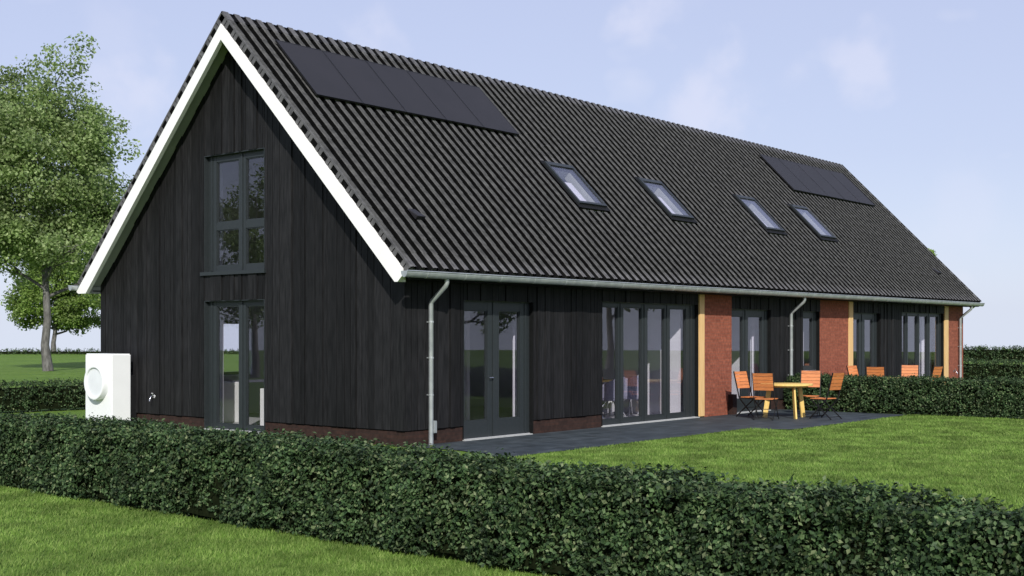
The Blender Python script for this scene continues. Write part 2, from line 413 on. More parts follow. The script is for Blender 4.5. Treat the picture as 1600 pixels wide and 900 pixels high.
d5 = window('f', 'folding_door', FH[5], [(20.22, 20.62, .13, 2.34), (20.80, 21.48, .13, 2.34), (21.68, 22.26, .13, 2.34), (22.50, 23.16, .13, 2.34)], label='four leaf folding door at the far end of the house')
MB().box(20.14, 23.4, -.04, .084, .0, .028).build('threshold', 'stone', d5)

# ------------------------------------------------------------------ roof
CS = 1 / math.hypot(1, SL); SN = SL * CS
def rp(x, s, h, side=0):      # point on roof: s = distance up the slope from the eave line y=-.27, h = height normal to the slope
    y = YE + s * CS - h * SN
    z = (ZR - SL * (RY - YE)) + s * SN + h * CS
    return (x, y if side == 0 else 2 * RY - y, z)
SLEN = (RY - YE) / CS
def s_of_y(y): return (y - YE) / CS
SKY = [(6.16, 7.12), (9.66, 10.62), (14.16, 15.12), (17.24, 18.20)]
SK0, SK1 = s_of_y(1.12), s_of_y(2.03)
X0, X1 = -OV, L + OV
roof = None
# deck (boarded underside, white with shade in its colour) with skylight openings
def deck(side):
    mb = MB(); xs = sorted({X0 + .03, X1 - .03, *([v for k in SKY for v in (k[0] + .1, k[1] - .1)] if side == 0 else [])})
    ss = [.06, SK0 + .1, SK1 - .1, SLEN - .12]
    for a, b in zip(xs[:-1], xs[1:]):
        for c, d in zip(ss[:-1], ss[1:]):
            if side == 0 and c == SK0 + .1 and any(k[0] < (a + b) / 2 < k[1] for k in SKY): continue
            p = [rp(x, s, h, side) for h in (-.235, -.075) for x, s in ((a, c), (b, c), (b, d), (a, d))]
            mb.hexa(p)
    return mb
mb = deck(0); m2 = deck(1); mb.add(m2.v, m2.f)
roof = mb.build('roof', 'soffit', house)
# tiles
def tiles(side):
    pitch = .25; ncol = int(round((X1 - X0) / pitch)); pitch = (X1 - X0) / ncol
    nrow = 19; rl = SLEN / nrow
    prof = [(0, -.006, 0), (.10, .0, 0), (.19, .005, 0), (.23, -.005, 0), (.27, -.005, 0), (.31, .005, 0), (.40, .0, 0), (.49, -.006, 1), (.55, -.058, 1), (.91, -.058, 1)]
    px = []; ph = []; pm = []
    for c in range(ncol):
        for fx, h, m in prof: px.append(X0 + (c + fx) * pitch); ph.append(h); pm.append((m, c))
    px.append(X1); ph.append(-.052); nP = len(px)
    px = np.array(px); ph = np.array(ph)
    rng = np.random.default_rng(3)
    rows = []
    for r in range(nrow):
        for s, dh in ((r * rl, .007), ((r + 1) * rl, 0.0)):
            colj = np.repeat(rng.normal(0, .0012, ncol), len(prof)); colj = np.append(colj, 0)
            hh = ph + dh + colj
            y = YE + s * CS - hh * SN; z = (ZR - SL * (RY - YE)) + s * SN + hh * CS
            if side: y = 2 * RY - y
            rows.append(np.stack([px, y, z], 1))
    V = np.concatenate(rows); F = []; MI = []
    for k in range(len(rows) - 1):
        r = k // 2; sm = (r + .5) * rl
        for i in range(nP - 1):
            m, c = pm[i]; xm = X0 + (c + .5) * pitch
            if side == 0 and SK0 + .02 < sm < SK1 - .02 and any(a + .02 < xm < b - .02 for a, b in SKY): continue
            F.append((k * nP + i, k * nP + i + 1, (k + 1) * nP + i + 1, (k + 1) * nP + i)); MI.append(m)
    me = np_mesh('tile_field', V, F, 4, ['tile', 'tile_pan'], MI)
    o = bpy.data.objects.new('tile_field', me); col.objects.link(o); o.parent = roof
    return rl
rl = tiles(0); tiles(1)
# ridge tiles: overlapping angular caps
rt = MB(); n = int((X1 - X0) / .25)
for k in range(n + 1):
    xa = X0 + k * (X1 - X0) / n - .01
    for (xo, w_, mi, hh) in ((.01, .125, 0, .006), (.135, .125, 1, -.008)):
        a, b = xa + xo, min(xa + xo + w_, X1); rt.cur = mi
        if b <= a: continue
        for sd in (0, 1):
            lo, hi = SLEN - .25, SLEN - .0
            if mi == 1: lo += .004
            p = [rp(a, lo, -.06, sd), rp(b, lo, -.06, sd), rp(b, hi, -.06, sd), rp(a, hi, -.06, sd), rp(a, lo, hh, sd), rp(b, lo, hh, sd)]
            q = [(a, RY, ZR + hh * 1.35), (b, RY, ZR + hh * 1.35)]
            rt.hexa(p[:4] + [p[4], p[5], q[1], q[0]])
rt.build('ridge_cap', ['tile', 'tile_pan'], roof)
# verge: dark backing plus tile side flaps, on both gables
for xa, xb in ((X0 - .002, X0 + .028), (X1 - .028, X1 + .002)):
    vb = MB(); fl = MB(); fl.cur = 0
    for sd in (0, 1):
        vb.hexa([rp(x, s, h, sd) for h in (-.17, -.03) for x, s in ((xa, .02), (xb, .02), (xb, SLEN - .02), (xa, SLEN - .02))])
        for r in range(19):
            s0 = r * rl + .01; xo = xa - .012 if xa < 0 else xb
            for u_, v_ in ((0, .085), (.105, .185)):
                fl.hexa([rp(x, s_, h, sd) for h in (-.17, .0) for x, s_ in ((xo, s0 + u_), (xo + .012, s0 + u_), (xo + .012, s0 + v_), (xo, s0 + v_))])
        xo = xa - .014 if xa < 0 else xb
        fl.hexa([rp(x, s_, h, sd) for h in (-.028, .003) for x, s_ in ((xo, .0), (xo + .016, .0), (xo + .016, SLEN), (xo, SLEN))])
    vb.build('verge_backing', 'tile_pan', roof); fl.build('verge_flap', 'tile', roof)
# bargeboards
def barge(x0, x1, sd):
    f = lambda y: y if sd == 0 else 2 * RY - y
    zt = lambda y: 7.335 - 1.0 * (RY - y)
    zb = lambda y: max(7.05 - 1.02 * (RY - y), 2.618)
    e1, e0 = (-.31, -.20) if sd == 0 else (-.46, -.39)
    mb = MB()
    for a, b in ((e1, e0), (e0, -.134), (-.134, RY)):
        za = zb(a) if a != e1 else zb(e0) + (.10 if sd == 0 else .03)
        mb.hexa([(x0, f(a), za), (x1, f(a), za), (x1, f(b), zb(b)), (x0, f(b), zb(b)), (x0, f(a), zt(a)), (x1, f(a), zt(a)), (x1, f(b), zt(b)), (x0, f(b), zt(b))])
    mb.build('bargeboard', 'white', house)
for sd in (0, 1):
    barge(X0 - .035, X0 + .045, sd); barge(X1 - .045, X1 + .035, sd)
# boxed eave ends behind the bargeboards, soffit, fascia
for sd in (0, 1):
    f = (lambda y: y) if sd == 0 else (lambda y: 2 * RY - y)
    wl = 0 if sd == 0 else -.175
    ya, yb = sorted((f(-.205), f(-.14))) if sd == 0 else sorted((f(-.22), f(-.18)))
    MB().box(X0 + .046, X0 + (.14 if sd == 0 else .34), ya, yb, 2.62, 2.76).build('eave_box', 'white' if sd == 0 else 'soffit', house)
    ya, yb = sorted((f(-.40), f(-.375)))
    MB().box(X0 + .046, X1 - .046, ya, yb, 2.665, 2.80).build('fascia', 'trim_dark', house)
    ya, yb = sorted((f(-.374), f(wl)))
    MB().box(X0 + .15, X1 - .046, ya, yb, 2.662, 2.685).build('eave_soffit', 'trim_dark', house)
# gutters
def gutter(sd):
    n = 10; r = .068; prof = []
    yc, zc = -.475, 2.775
    for k in range(n + 1):
        a = math.pi * k / n; prof.append((yc - r * math.cos(a), zc - r * 1.45 * math.sin(a)))
    for k in range(n, -1, -1):
        a = math.pi * k / n; prof.append((yc - (r - .005) * math.cos(a), zc - (r * 1.45 - .005) * math.sin(a)))
    f = (lambda y: y) if sd == 0 else (lambda y: 2 * RY - y)
    vs = [(x, f(y), z) for x in (X0 - .17, X1 + .04) for y, z in prof]; m = len(prof)
    fs = [(i, (i + 1) % m, m + (i + 1) % m, m + i) for i in range(m)]
    mb = MB(); mb.add(vs, fs)
    for x in (X0 - .17, X1 + .04):
        mb.add([(x, f(y), z) for y, z in prof[:n + 1]], [tuple(range(n + 1))])
    mb.tube([(X0 - .172, f(yc - r), zc + .002), (X1 + .042, f(yc - r), zc + .002)], .010, 8)
    x = X0 + .3
    while x < X1:
        mb.tube([(x, f(yc - r * math.cos(a)), zc - r * 1.45 * math.sin(a) - .003) for a in [math.pi * k / 8 for k in range(9)]], .004, 4); x += .9
    return mb.build('gutter', 'zinc', house)
gutter(0); gutter(1)
def downpipe(x, lbl, box=False):
    p = MB(); p.tube([(x, -.43, 2.70), (x, -.43, 2.62), (x, -.415, 2.58), (x, -.105, 2.33), (x, -.085, 2.29), (x, -.085, .0)], .039, 14)
    o = p.build('downpipe', 'zinc', house, smooth=True); o['label'] = lbl
    for z in (2.0, 1.42, .82): MB().tube([(x, -.085, z - .012), (x, -.085, z + .012)], .046, 14).box(x - .012, x + .012, -.05, .0, z - .01, z + .01).build('pipe_bracket', 'zinc', o)
    if box: MB().box(x + .03, x + .10, -.13, -.055, .20, .40).build('leaf_trap', 'zinc', o, bevel=.008)
downpipe(.50, 'galvanised downpipe at the near corner of the house', True)
downpipe(13.14, 'galvanised downpipe in the middle of the front wall')
downpipe(24.60, 'galvanised downpipe at the far end of the front wall')
# solar panels
def panels(x0, x1, n, s0, s1, word):
    w = (x1 - x0) / n
    for k in range(n):
        a, b = x0 + k * w + .006, x0 + (k + 1) * w - .006
        fr = MB(); h0, h1 = .045, .082
        t = .014
        for aa, bb, cc, dd in ((a, a + t, s0, s1), (b - t, b, s0, s1), (a + t, b - t, s0, s0 + t), (a + t, b - t, s1 - t, s1)):
            fr.hexa([rp(x, s, h) for h in (h0, h1) for x, s in ((aa, cc), (bb, cc), (bb, dd), (aa, dd))])
        o = fr.build('solar_panel', 'black', house); o['label'] = 'flat black panel of the %s row on the roof' % word
        c = MB(); c.hexa([rp(x, s, h) for h in (h0 + .003, h1 - .004) for x, s in ((a + t, s0 + t), (b - t, s0 + t), (b - t, s1 - t), (a + t, s1 - t))]); c.build('cell_sheet', 'panel', o)
    for sr in (s0 + .3, s1 - .3): MB().hexa([rp(x, s, h) for h in (.012, .043) for x, s in ((x0 + .03, sr), (x1 - .03, sr), (x1 - .03, sr + .04), (x0 + .03, sr + .04))]).build('panel_rail', 'black', house)
S_ = lambda y: s_of_y(y + .04)
panels(.40, 6.0, 5, S_(2.56), S_(3.67), 'near')
panels(18.50, 24.2, 5, S_(2.53), S_(3.64), 'far')
# skylights
for k, (a, b) in enumerate(SKY):
    s0, s1 = SK0, SK1; mb = MB()
    def rb(m, aa, bb, cc, dd, h0, h1): m.hexa([rp(x, s, h) for h in (h0, h1) for x, s in ((aa, cc), (bb, cc), (bb, dd), (aa, dd))])
    t = .060
    rb(mb, a, a + t, s0, s1, -.02, .055); rb(mb, b - t, b, s0, s1, -.02, .055); rb(mb, a + t, b - t, s0, s0 + t, -.02, .058); rb(mb, a + t, b - t, s1 - t - .04, s1, -.02, .060)
    o = mb.build('skylight', 'frame', house)
    o['label'] = 'tilted roof window, %s from the near gable' % ('first', 'second', 'third', 'fourth')[k]
    fl = MB(); q = .07
    rb(fl, a - q, a, s0 - .1, s1 + q, .0, .014); rb(fl, b, b + q, s0 - .1, s1 + q, .0, .014); rb(fl, a, b, s0 - .11, s0, .0, .016); rb(fl, a, b, s1, s1 + q, .0, .016)
    fl.build('flashing', 'trim_dark', o)
    gl = MB(); rb(gl, a + t, b - t, s0 + t, s1 - t - .04, .030, .038); gl.build('pane', 'glass', o)
    sh = MB(); dp = -.42
    rb(sh, a + .045, a + t - .003, s0 + .05, s1 - .05, dp, -.022); rb(sh, b - t + .003, b - .045, s0 + .05, s1 - .05, dp, -.022); rb(sh, a + t - .003, b - t + .003, s0 + .05, s0 + t - .003, dp, -.022); rb(sh, a + t - .003, b - t + .003, s1 - t, s1 - .05, dp, -.022)
    sh.build('shaft_lining', 'frame', o)
    # pale sheet low in the opening, standing in for the sunlit reveal
    rb2 = MB(); rb(rb2, a + t + .16, b - t - .14, s0 + t + .02, s1 - t - .30, -.16, -.145); rb2.build('lit_reveal_patch', 'inner', o)
# vent tiles
for x, y in ((.70, .46), (23.9, .42)):
    s = s_of_y(y); v = MB()
    v.hexa([rp(x - .09, s - .12, .0), rp(x + .11, s - .12, .0), rp(x + .11, s + .15, .0), rp(x - .09, s + .15, .0), rp(x - .09, s - .12, .085), rp(x + .11, s - .12, .085), rp(x + .09, s + .15, .012), rp(x - .07, s + .15, .012)])
    v.build('roof_vent', 'panel', house, bevel=.008)
# taps
def tap(p, nrm, side):
    x, y, z = p; nx, ny = nrm; sx, sy = side
    m = MB(); nx *= .75; ny *= .75; sx *= .7; sy *= .7
    m.tube([(x, y, z), (x + nx * .07, y + ny * .07, z)], .014, 10)
    m.tube([(x + nx * .05, y + ny * .05, z + .01), (x + nx * .10, y + ny * .10, z), (x + nx * .14, y + ny * .14, z - .05), (x + nx * .145, y + ny * .145, z - .09)], .014, 10)
    m.tube([(x + nx * .06, y + ny * .06, z), (x + nx * .06, y + ny * .06, z + .055)], .009, 8)
    m.tube([(x + nx * .06 - sx * .045, y + ny * .06 - sy * .045, z + .06), (x + nx * .06 + sx * .045, y + ny * .06 + sy * .045, z + .06)], .010, 8)
    m.tube([(x - nx * 0, y - ny * 0, z), (x + nx * .008, y + ny * .008, z)], .034, 14)
    return m.build('garden_tap', 'chrome', house, smooth=True)
tap((-.02, 6.74, .60), (-1, 0), (0, 1))['label'] = 'small chrome tap low on the black gable wall'
tap((24.24, -.006, .66), (0, -1), (1, 0))['label'] = 'small tap on the far brick pier'

# ------------------------------------------------------------------ heat pump
hp = empty('heat_pump', (-.37, 7.78, 0), 0, 'white box shaped heat pump with round fan ring beside the gable wall', 'heat pump')
MB().box(-.22, .22, -.46, .46, .06, 1.42).build('casing', 'pump', hp, smooth=False, bevel=.022)
MB().box(.222, .36, -.42, .44, .08, 1.0).build('rear_housing', 'black', hp)
for fy in (-.37, .37): MB().box(-.18, .18, fy - .03, fy + .03, 0, .06).build('foot', 'black', hp)
rg = MB(); r0 = .345
rg.lathe([(r0, -.215), (r0, -.32), (r0 - .012, -.345), (r0 - .035, -.35), (r0 - .055, -.345), (r0 - .06, -.33), (r0 - .065, -.30)], (0, -.04, .865), 64, 'x')
ro = rg.build('fan_ring', 'pump', hp, smooth=True)
disc = MB(); disc.lathe([(.281, -.302), (.281, -.312), (.02, -.316)], (0, -.04, .865), 64, 'x')
disc.build('fan_cover', 'pump_in', ro, smooth=True)

# ------------------------------------------------------------------ garden furniture
def make_chair():
    t = empty('garden_chair')
    st = MB()
    for k in range(5): st.box(-.205, .205, -.17 + k * .078, -.17 + k * .078 + .066, .425, .443)
    st.build('seat', 'orange_wood', t, bevel=.003)
    bk = MB()
    def bp(z): return -.20 - (z - .42) * .27
    for k in range(5):
        z0 = .62 + k * .073; z1 = z0 + .066
        y0, y1 = bp(z0), bp(z1)
        bk.hexa([(-.205, y0, z0), (.205, y0, z0), (.205, y0 - .016, z0), (-.205, y0 - .016, z0), (-.205, y1, z1), (.205, y1, z1), (.205, y1 - .016, z1), (-.205, y1 - .016, z1)])
    bk.build('backrest', 'orange_wood', t)
    for s in (-1, 1):
        x = .217 * s
        MB().bar((x, bp(.985) - .0, .985), (x, bp(.42), .42), .012, .026, (0, 1, 0)).bar((x, bp(.42), .42), (x, .21, .012), .012, .026, (0, 1, 0)).build('leg', 'black', t)
        x = .198 * s
        MB().bar((x, .19, .415), (x, -.30, .012), .012, .024, (0, 1, 0)).bar((x, .19, .41), (x, -.19, .41), .010, .022).build('leg', 'black', t)
    for q0, q1 in (((-.217, .17, .06), (.217, .17, .06)), ((-.198, -.25, .055), (.198, -.25, .055)), ((-.217, -.02, .215), (.217, -.02, .215))): MB().bar(q0, q1, .013, .013).build('crossbar', 'black', t)
    return t
def make_table(rad=.55):
    t = empty('garden_table')
    MB().lathe([(rad - .01, .692), (rad, .697), (rad, .727), (rad - .008, .732)], (0, 0, 0), 56).build('tabletop', 'yellow_wood', t, smooth=True)
    MB().lathe([(rad - .10, .66), (rad - .10, .691)], (0, 0, 0), 40).build('apron', 'yellow_wood', t)
    return t
fw = Vector((math.sin(.883), math.cos(.883), 0)); rt_ = Vector((math.cos(.883), -math.sin(.883), 0))
chair0 = make_chair(); tab0 = make_table()
for tang in (R(162), R(-79), R(28)):
    a = rt_ * math.cos(tang) + fw * math.sin(tang)
    m = MB(); m.bar((a.x * .36, a.y * .36, .66), (a.x * .46, a.y * .46, .0), .035, .10, (a.x, a.y, 0)); m.build('leg', 'yellow_wood', tab0)
tag(tab0, 'round pale wooden table on the patio in front of the open lawn', 'table', 'round wooden garden tables')
def cpos(lat, f_, base): return Vector((base[0], base[1], .013)) + rt_ * lat + fw * f_
T1 = (10.09, -1.51); T2 = (16.3, -1.3)
tab0.location = cpos(0, 0, T1)
t2 = copy_tree(tab0); t2.location = cpos(0, 0, T2); t2.scale = (1, 1, .93); t2['label'] = 'round pale wooden table hidden behind the long clipped divider hedge'
SET = {'A': (-.90, .42, -50), 'B': (-.68, -.85, 66), 'C': (.74, .92, -112), 'D': (.93, -.62, 133)}
labs = {('A', 0): 'slatted folding chair left of the patio table, nearest the brick pier',
        ('B', 0): 'slatted folding chair with its back to the viewer, nearest side of the patio table',
        ('C', 0): 'slatted folding chair facing the viewer from behind the patio table',
        ('D', 0): 'slatted folding chair right of the patio table, beside the hedge end',
        ('A', 1): 'orange chair back behind the hedge, in front of the second timber post',
        ('B', 1): 'orange chair back behind the hedge, second from the left, darker side showing',
        ('C', 1): 'orange chair back behind the hedge, third from the left, facing the viewer',
        ('D', 1): 'orange chair back behind the hedge, rightmost and turned sideways'}
first = True
for ti, T in enumerate((T1, T2)):
    for key, (la, f_, ph) in SET.items():
        fd = rt_ * math.cos(R(ph)) + fw * math.sin(R(ph))
        o = chair0 if first else copy_tree(chair0); first = False
        o.location = cpos(la, f_, T) + fd * .33
        o.rotation_euler = (0, 0, math.atan2(fd.y, fd.x) - math.pi / 2)
        tag(o, labs[(key, ti)], 'chair', 'folding garden chairs round the tables')

# ------------------------------------------------------------------ interior furniture seen through the folding door
def tub_chair(mat):
    t = empty('tub_chair')
    m = MB(); n = 18; vs = []
    for k in range(n + 1):
        a = R(-25 + 230 * k / n); e_ = abs((k / n) - .5) * 2
        zt = .86 - .18 * e_ ** 2
        for r, z in ((.27, .42), (.30, zt), (.26, zt), (.23, .42)): vs.append((r * math.cos(a + math.pi) * 1.0, -r * math.sin(a) * 1.0 * -1 * -1, z))
    fs = []
    for k in range(n):
        for j in range(4): fs.append((k * 4 + j, k * 4 + (j + 1) % 4, (k + 1) * 4 + (j + 1) % 4, (k + 1) * 4 + j))
    fs += [(0, 1, 2, 3), tuple(n * 4 + j for j in range(4))]
    m.add(vs, fs); m.build('backrest', mat, t, smooth=True)
    MB().lathe([(.24, .36), (.26, .39), (.26, .44), (.23, .47)], n=28).build('seat', mat, t, smooth=True)
    for s in (-1, 1):
        for q in (-1, 1): MB().tube([(.08 * s, .08 * q, .37), (.25 * s, .25 * q, .01)], .012, 8).build('leg', 'chrome', t)
    return t
tc = tub_chair('lavender'); first = True
for x, y, rz, lb in ((5.95, 1.0, 0, 'pale lavender tub chair indoors behind the leftmost folding pane'), (7.35, 1.15, .3, 'pale lavender tub chair indoors behind the second and third folding panes'), (8.15, 1.2, -.3, 'grey lilac tub chair indoors near the right folding pane'), (7.9, 3.1, 3.1, 'lavender tub chair at the rear side of the indoor dining table')):
    o = tc if first else copy_tree(tc); first = False
    o.location = (x, y, .045); o.rotation_euler = (0, 0, rz); tag(o, lb, 'chair', 'tub chairs round the dining table')
o = tub_chair('rust'); o.location = (6.75, 1.3, .045); o.rotation_euler = (0, 0, .9); tag(o, 'rust brown tub chair indoors between two lavender chairs', 'chair')
dt = empty('dining_table', (7.3, 2.1, .045), 0, 'long light wooden dining table inside the folding door', 'table')
MB().box(-1.0, 1.0, -.42, .42, .72, .76).build('tabletop', 'yellow_wood', dt, bevel=.004)
for sx in (-1, 1):
    for sy in (-1, 1): MB().box(.9 * sx - .03, .9 * sx + .03, .34 * sy - .03, .34 * sy + .03, 0, .72).build('leg', 'white', dt)
kc = empty('kitchen_counter', (7.6, 7.3, .045), 0, 'pale kitchen counter deep inside the room', 'counter')
MB().box(-.9, .9, -.3, .3, 0, .86).build('cabinet', 'inner', kc); MB().box(-.93, .93, -.33, .33, .863, .90).build('worktop', 'stone', kc)
sd_ = empty('sideboard', (1.1, 6.4, .045), 0, 'low white cabinet seen through the gable garden window', 'cabinet')
MB().box(-.5, .5, -.25, .25, 0, .80).build('body', 'white', sd_, bevel=.005)
sd2 = empty('cabinet', (1.4, 4.7, .045), 0, 'white low box cabinet inside the gable window by the floor', 'cabinet')
MB().box(-.3, .3, -.25, .25, 0, .72).build('body', 'white', sd2, bevel=.005)

def curtain(x0, x1, y0, y1, z0, z1, label):
    m = MB(); along_x = (x1 - x0) > (y1 - y0); n = 14; A = []; B = []
    for k in range(n + 1):
        t = k / n; w_ = math.sin(t * math.pi * 5) * .5 + .5
        if along_x: p = (x0 + (x1 - x0) * t, y0 + (y1 - y0) * w_)
        else: p = (x0 + (x1 - x0) * w_, y0 + (y1 - y0) * t)
        A.append((p[0], p[1], z0)); B.append((p[0], p[1], z1))
    m.add(A + B, [(k, k + 1, n + 2 + k, n + 1 + k) for k in range(n)])
    o = m.build('curtain', 'lavender_cloth', None, smooth=True)
    return tag(o, label, 'curtain', 'pale curtains hanging inside the panes')
curtain(3.27, 3.36, .34, .52, .06, 2.45, 'pale curtain at the right side of the nearest double door')
curtain(.36, .44, 5.18, 5.42, .08, 2.45, 'pale curtain at the left side of the lower gable window')
curtain(.36, .44, 5.20, 5.34, 2.8, 5.0, 'pale curtain at the left side of the upper gable window')
curtain(12.26, 12.34, .36, .56, .06, 2.45, 'pale curtain in the double door behind the patio table')
curtain(14.62, 14.74, .36, .52, .9, 2.45, 'pale curtain in the narrow single window')
curtain(18.3, 18.4, .36, .56, .06, 2.45, 'pale curtain in the double door near the second timber post')
curtain(23.3, 23.4, .4, .75, .06, 2.45, 'pale curtain at the right end of the far folding door')

# ------------------------------------------------------------------ ground, patio, path
def sheet(name, pts, z, mat, th=0):
    me = bpy.data.meshes.new(name); bm = bmesh.new()
    f = bm.faces.new([bm.verts.new((x, y, z)) for x, y in pts])
    if f.normal.z < 0: f.normal_flip()
    bm.normal_update(); bm.faces.ensure_lookup_table()
    if bm.faces[0].normal.z < 0: bmesh.ops.reverse_faces(bm, faces=bm.faces)
    if th:
        r = bmesh.ops.extrude_face_region(bm, geom=list(bm.faces)); vv = [v for v in r['geom'] if isinstance(v, bmesh.types.BMVert)]
        bmesh.ops.translate(bm, verts=vv, vec=(0, 0, -th)); bmesh.ops.recalc_face_normals(bm, faces=bm.faces)
    bm.to_mesh(me); bm.free(); me.materials.append(M[mat])
    o = bpy.data.objects.new(name, me); col.objects.link(o); o['kind'] = 'structure'; return o
# ground: level field round the house that drops gently away past 130 m, one sheet to the horizon
CX, CY = -14.13, -13.8
rings = [0, 10, 20, 35, 60, 100, 126, 134, 160, 260, 600, 2000, 6000]
gz = lambda r: 0 if r <= 128 else -(r - 128) * .024
gv = []; gf = []; NA = 96
for r in rings[1:]:
    for k in range(NA): a = 2 * math.pi * k / NA; gv.append((CX + r * math.cos(a), CY + r * math.sin(a), gz(r)))
gv.append((CX, CY, 0)); c0 = len(gv) - 1
for k in range(NA): gf.append((c0, k, (k + 1) % NA))
for i in range(len(rings) - 2):
    for k in range(NA): gf.append((i * NA + k, (i + 1) * NA + k, (i + 1) * NA + (k + 1) % NA, i * NA + (k + 1) % NA))
me = bpy.data.meshes.new('ground'); me.from_pydata(gv, [], gf); me.materials.append(M['turf'])
go = bpy.data.objects.new('ground', me); col.objects.link(go); go['kind'] = 'structure'
sheet('patio', [(.1, .02), (.1, -1.1), (-.35, -2.33), (6.85, -2.33), (7.25, -3.12), (12.75, -3.12), (12.75, .02)], .012, 'paving')
sheet('patio', [(13.45, .02), (13.45, -3.12), (19.5, -3.12), (19.9, -2.33), (25.0, -2.33), (25.0, .02)], .012, 'paving')
sheet('path', [(-60, 22.6), (90, 24.2), (90, 26.4), (-60, 24.8)], .006, 'path')

# ------------------------------------------------------------------ leaves
def leaf_quads(P, Nrm, size, rng, ratio=.55, fold=.25):
    n = len(P)
    d = rng.normal(size=(n, 3)); d -= (d * Nrm).sum(1, keepdims=True) * Nrm; d /= np.linalg.norm(d, axis=1, keepdims=True) + 1e-9
    b = np.cross(Nrm, d); s = size[:, None] if hasattr(size, '__len__') else size
    v0 = P - d * s * .5; v2 = P + d * s * .5
    v1 = P + b * s * ratio * .5 + Nrm * s * fold * .3; v3 = P - b * s * ratio * .5 + Nrm * s * fold * .3
    V = np.stack([v0, v1, v2, v3], 1).reshape(-1, 3)
    i = np.arange(n)[:, None] * 4
    F = np.concatenate([i + np.array([[0, 1, 2]]), i + np.array([[0, 2, 3]])], 1).reshape(-1, 3)
    return V, F
def lump(x, y, z, seed):
    r = np.random.default_rng(seed); s = 0
    for k in range(7):
        f = r.uniform(1.2, 7.5, 3); p = r.uniform(0, 6.28); s = s + np.sin(x * f[0] + y * f[1] + z * f[2] + p) / 7
    return s
def hedge(name, a, b, w, h, nleaf, size, seed, label, cat='hedge', group=None, z0=0.0, hump=0.0):
    """clipped hedge from ground point a to b (front line on the left-hand side), w thick, h high"""
    rng = np.random.default_rng(seed)
    a = np.array(a, float); b = np.array(b, float); Ln = np.linalg.norm(b - a); u = (b - a) / Ln; nv = np.array([u[1], -u[0]])
    A = [Ln * h, Ln * h, Ln * w, w * h, w * h]; pr = np.array(A) * np.array([1.15, .8, 1.2, 1, 1]); pr /= pr.sum()
    nc = nleaf // 9
    side = rng.choice(5, nc, p=pr)
    s = rng.uniform(0, Ln, nc); q = rng.uniform(-w / 2, w / 2, nc); z = rng.uniform(.03, h, nc) ; nx = np.zeros((nc, 3))
    dep = rng.exponential(.035, nc)
    U3 = np.array([u[0], u[1], 0]); N3 = np.array([nv[0], nv[1], 0])
    for k in range(5):
        m = side == k
        if k == 0: q[m] = w / 2; nx[m] = N3
        if k == 1: q[m] = -w / 2; nx[m] = -N3
        if k == 2: z[m] = h; nx[m] = (0, 0, 1)
        if k == 3: s[m] = 0; nx[m] = -U3
        if k == 4: s[m] = Ln; nx[m] = U3
    def world(s, q, z):
        z = z * (1 + hump * np.exp(-((s - 9.6) / 3.2) ** 2))
        s, q, z = np.atleast_1d(s), np.atleast_1d(q), np.atleast_1d(z)
        return np.stack([a[0] + u[0] * s + nv[0] * q, a[1] + u[1] * s + nv[1] * q, z0 + z], 1)
    C = world(s, q, z)
    lu = lump(C[:, 0], C[:, 1], C[:, 2], seed) * .11 + .005
    # tuck in the foot of the hedge a little
    tuck = np.where(side < 2, np.clip(.16 - z, 0, 1) * .5, 0)
    C = C + nx * (lu - dep - tuck)[:, None]
    # sprigs
    per = rng.poisson(9, nc); idx = np.repeat(np.arange(nc), per)
    sprig = nx * .5 + rng.normal(size=(nc, 3)) * .55 + np.array([0, 0, .35]); sprig /= np.linalg.norm(sprig, axis=1, keepdims=True)
    t = rng.uniform(-.5, 1, len(idx))
    P = C[idx] + sprig[idx] * (t * size * 1.6)[:, None] + rng.normal(size=(len(idx), 3)) * size * .42
    Nn = nx[idx] * .75 + rng.normal(size=(len(idx), 3)) * .6 + np.array([0, 0, .35]); Nn /= np.linalg.norm(Nn, axis=1, keepdims=True)
    P[:, 2] = np.maximum(P[:, 2], z0 + .015)
    V, F = leaf_quads(P, Nn, size * rng.uniform(.65, 1.3, len(idx)), rng, .62)
    # core: a lumpy inset box grid
    cw, ch = w - .15, h - .09
    segs = max(2, int(Ln / .25)); prof = [(-cw / 2, .05), (-cw / 2, ch * .5), (-cw / 2 + .03, ch), (cw / 2 - .03, ch), (cw / 2, ch * .5), (cw / 2, .05)]
    cv = []
    for k in range(segs + 1):
        ss = .06 + (Ln - .12) * k / segs
        for pq, pz in prof:
            j = rng.uniform(-.02, .02, 3); cv.append(world(ss + j[0], pq + j[1], pz + j[2] * .7))
    cv = np.array(cv).reshape(-1, 3); np_ = len(prof); o = len(V); cf = []
    for k in range(segs):
        for j in range(np_ - 1):
            x = o + k * np_ + j; cf += [(x, x + 1, x + np_ + 1), (x, x + np_ + 1, x + np_)]
    for base in (o, o + segs * np_):
        for j in range(1, np_ - 1): cf.append((base, base + j, base + j + 1))
    # stems at the foot
    st = MB(); k = .15
    while k < Ln:
        p = world(np.array([k]), np.array([rng.uniform(-w * .25, w * .25)]), np.array([0]))[0]
        st.tube([(p[0], p[1], z0 - .02), (p[0] + rng.uniform(-.03, .03), p[1] + rng.uniform(-.03, .03), z0 + .2)], .012, 5); k += rng.uniform(.18, .35)
    so = o + len(cv); sv = np.array([tuple(q_) for q_ in st.v]); sf = []
    for f in st.f:
        for j in range(1, len(f) - 1): sf.append((so + f[0], so + f[j], so + f[j + 1]))
    AV = np.concatenate([V, cv, sv]); AF = np.concatenate([F, np.array(cf), np.array(sf)])
    MI = np.concatenate([np.zeros(len(F), int), np.ones(len(cf) + len(sf), int)])
    me = np_mesh(name, AV, AF, 3, ['hedge_leaf', 'hedge_core'], MI)
    ob = bpy.data.objects.new(name, me); col.objects.link(ob)
    return tag(ob, label, cat, group)
G = 'clipped hedges round the gardens'
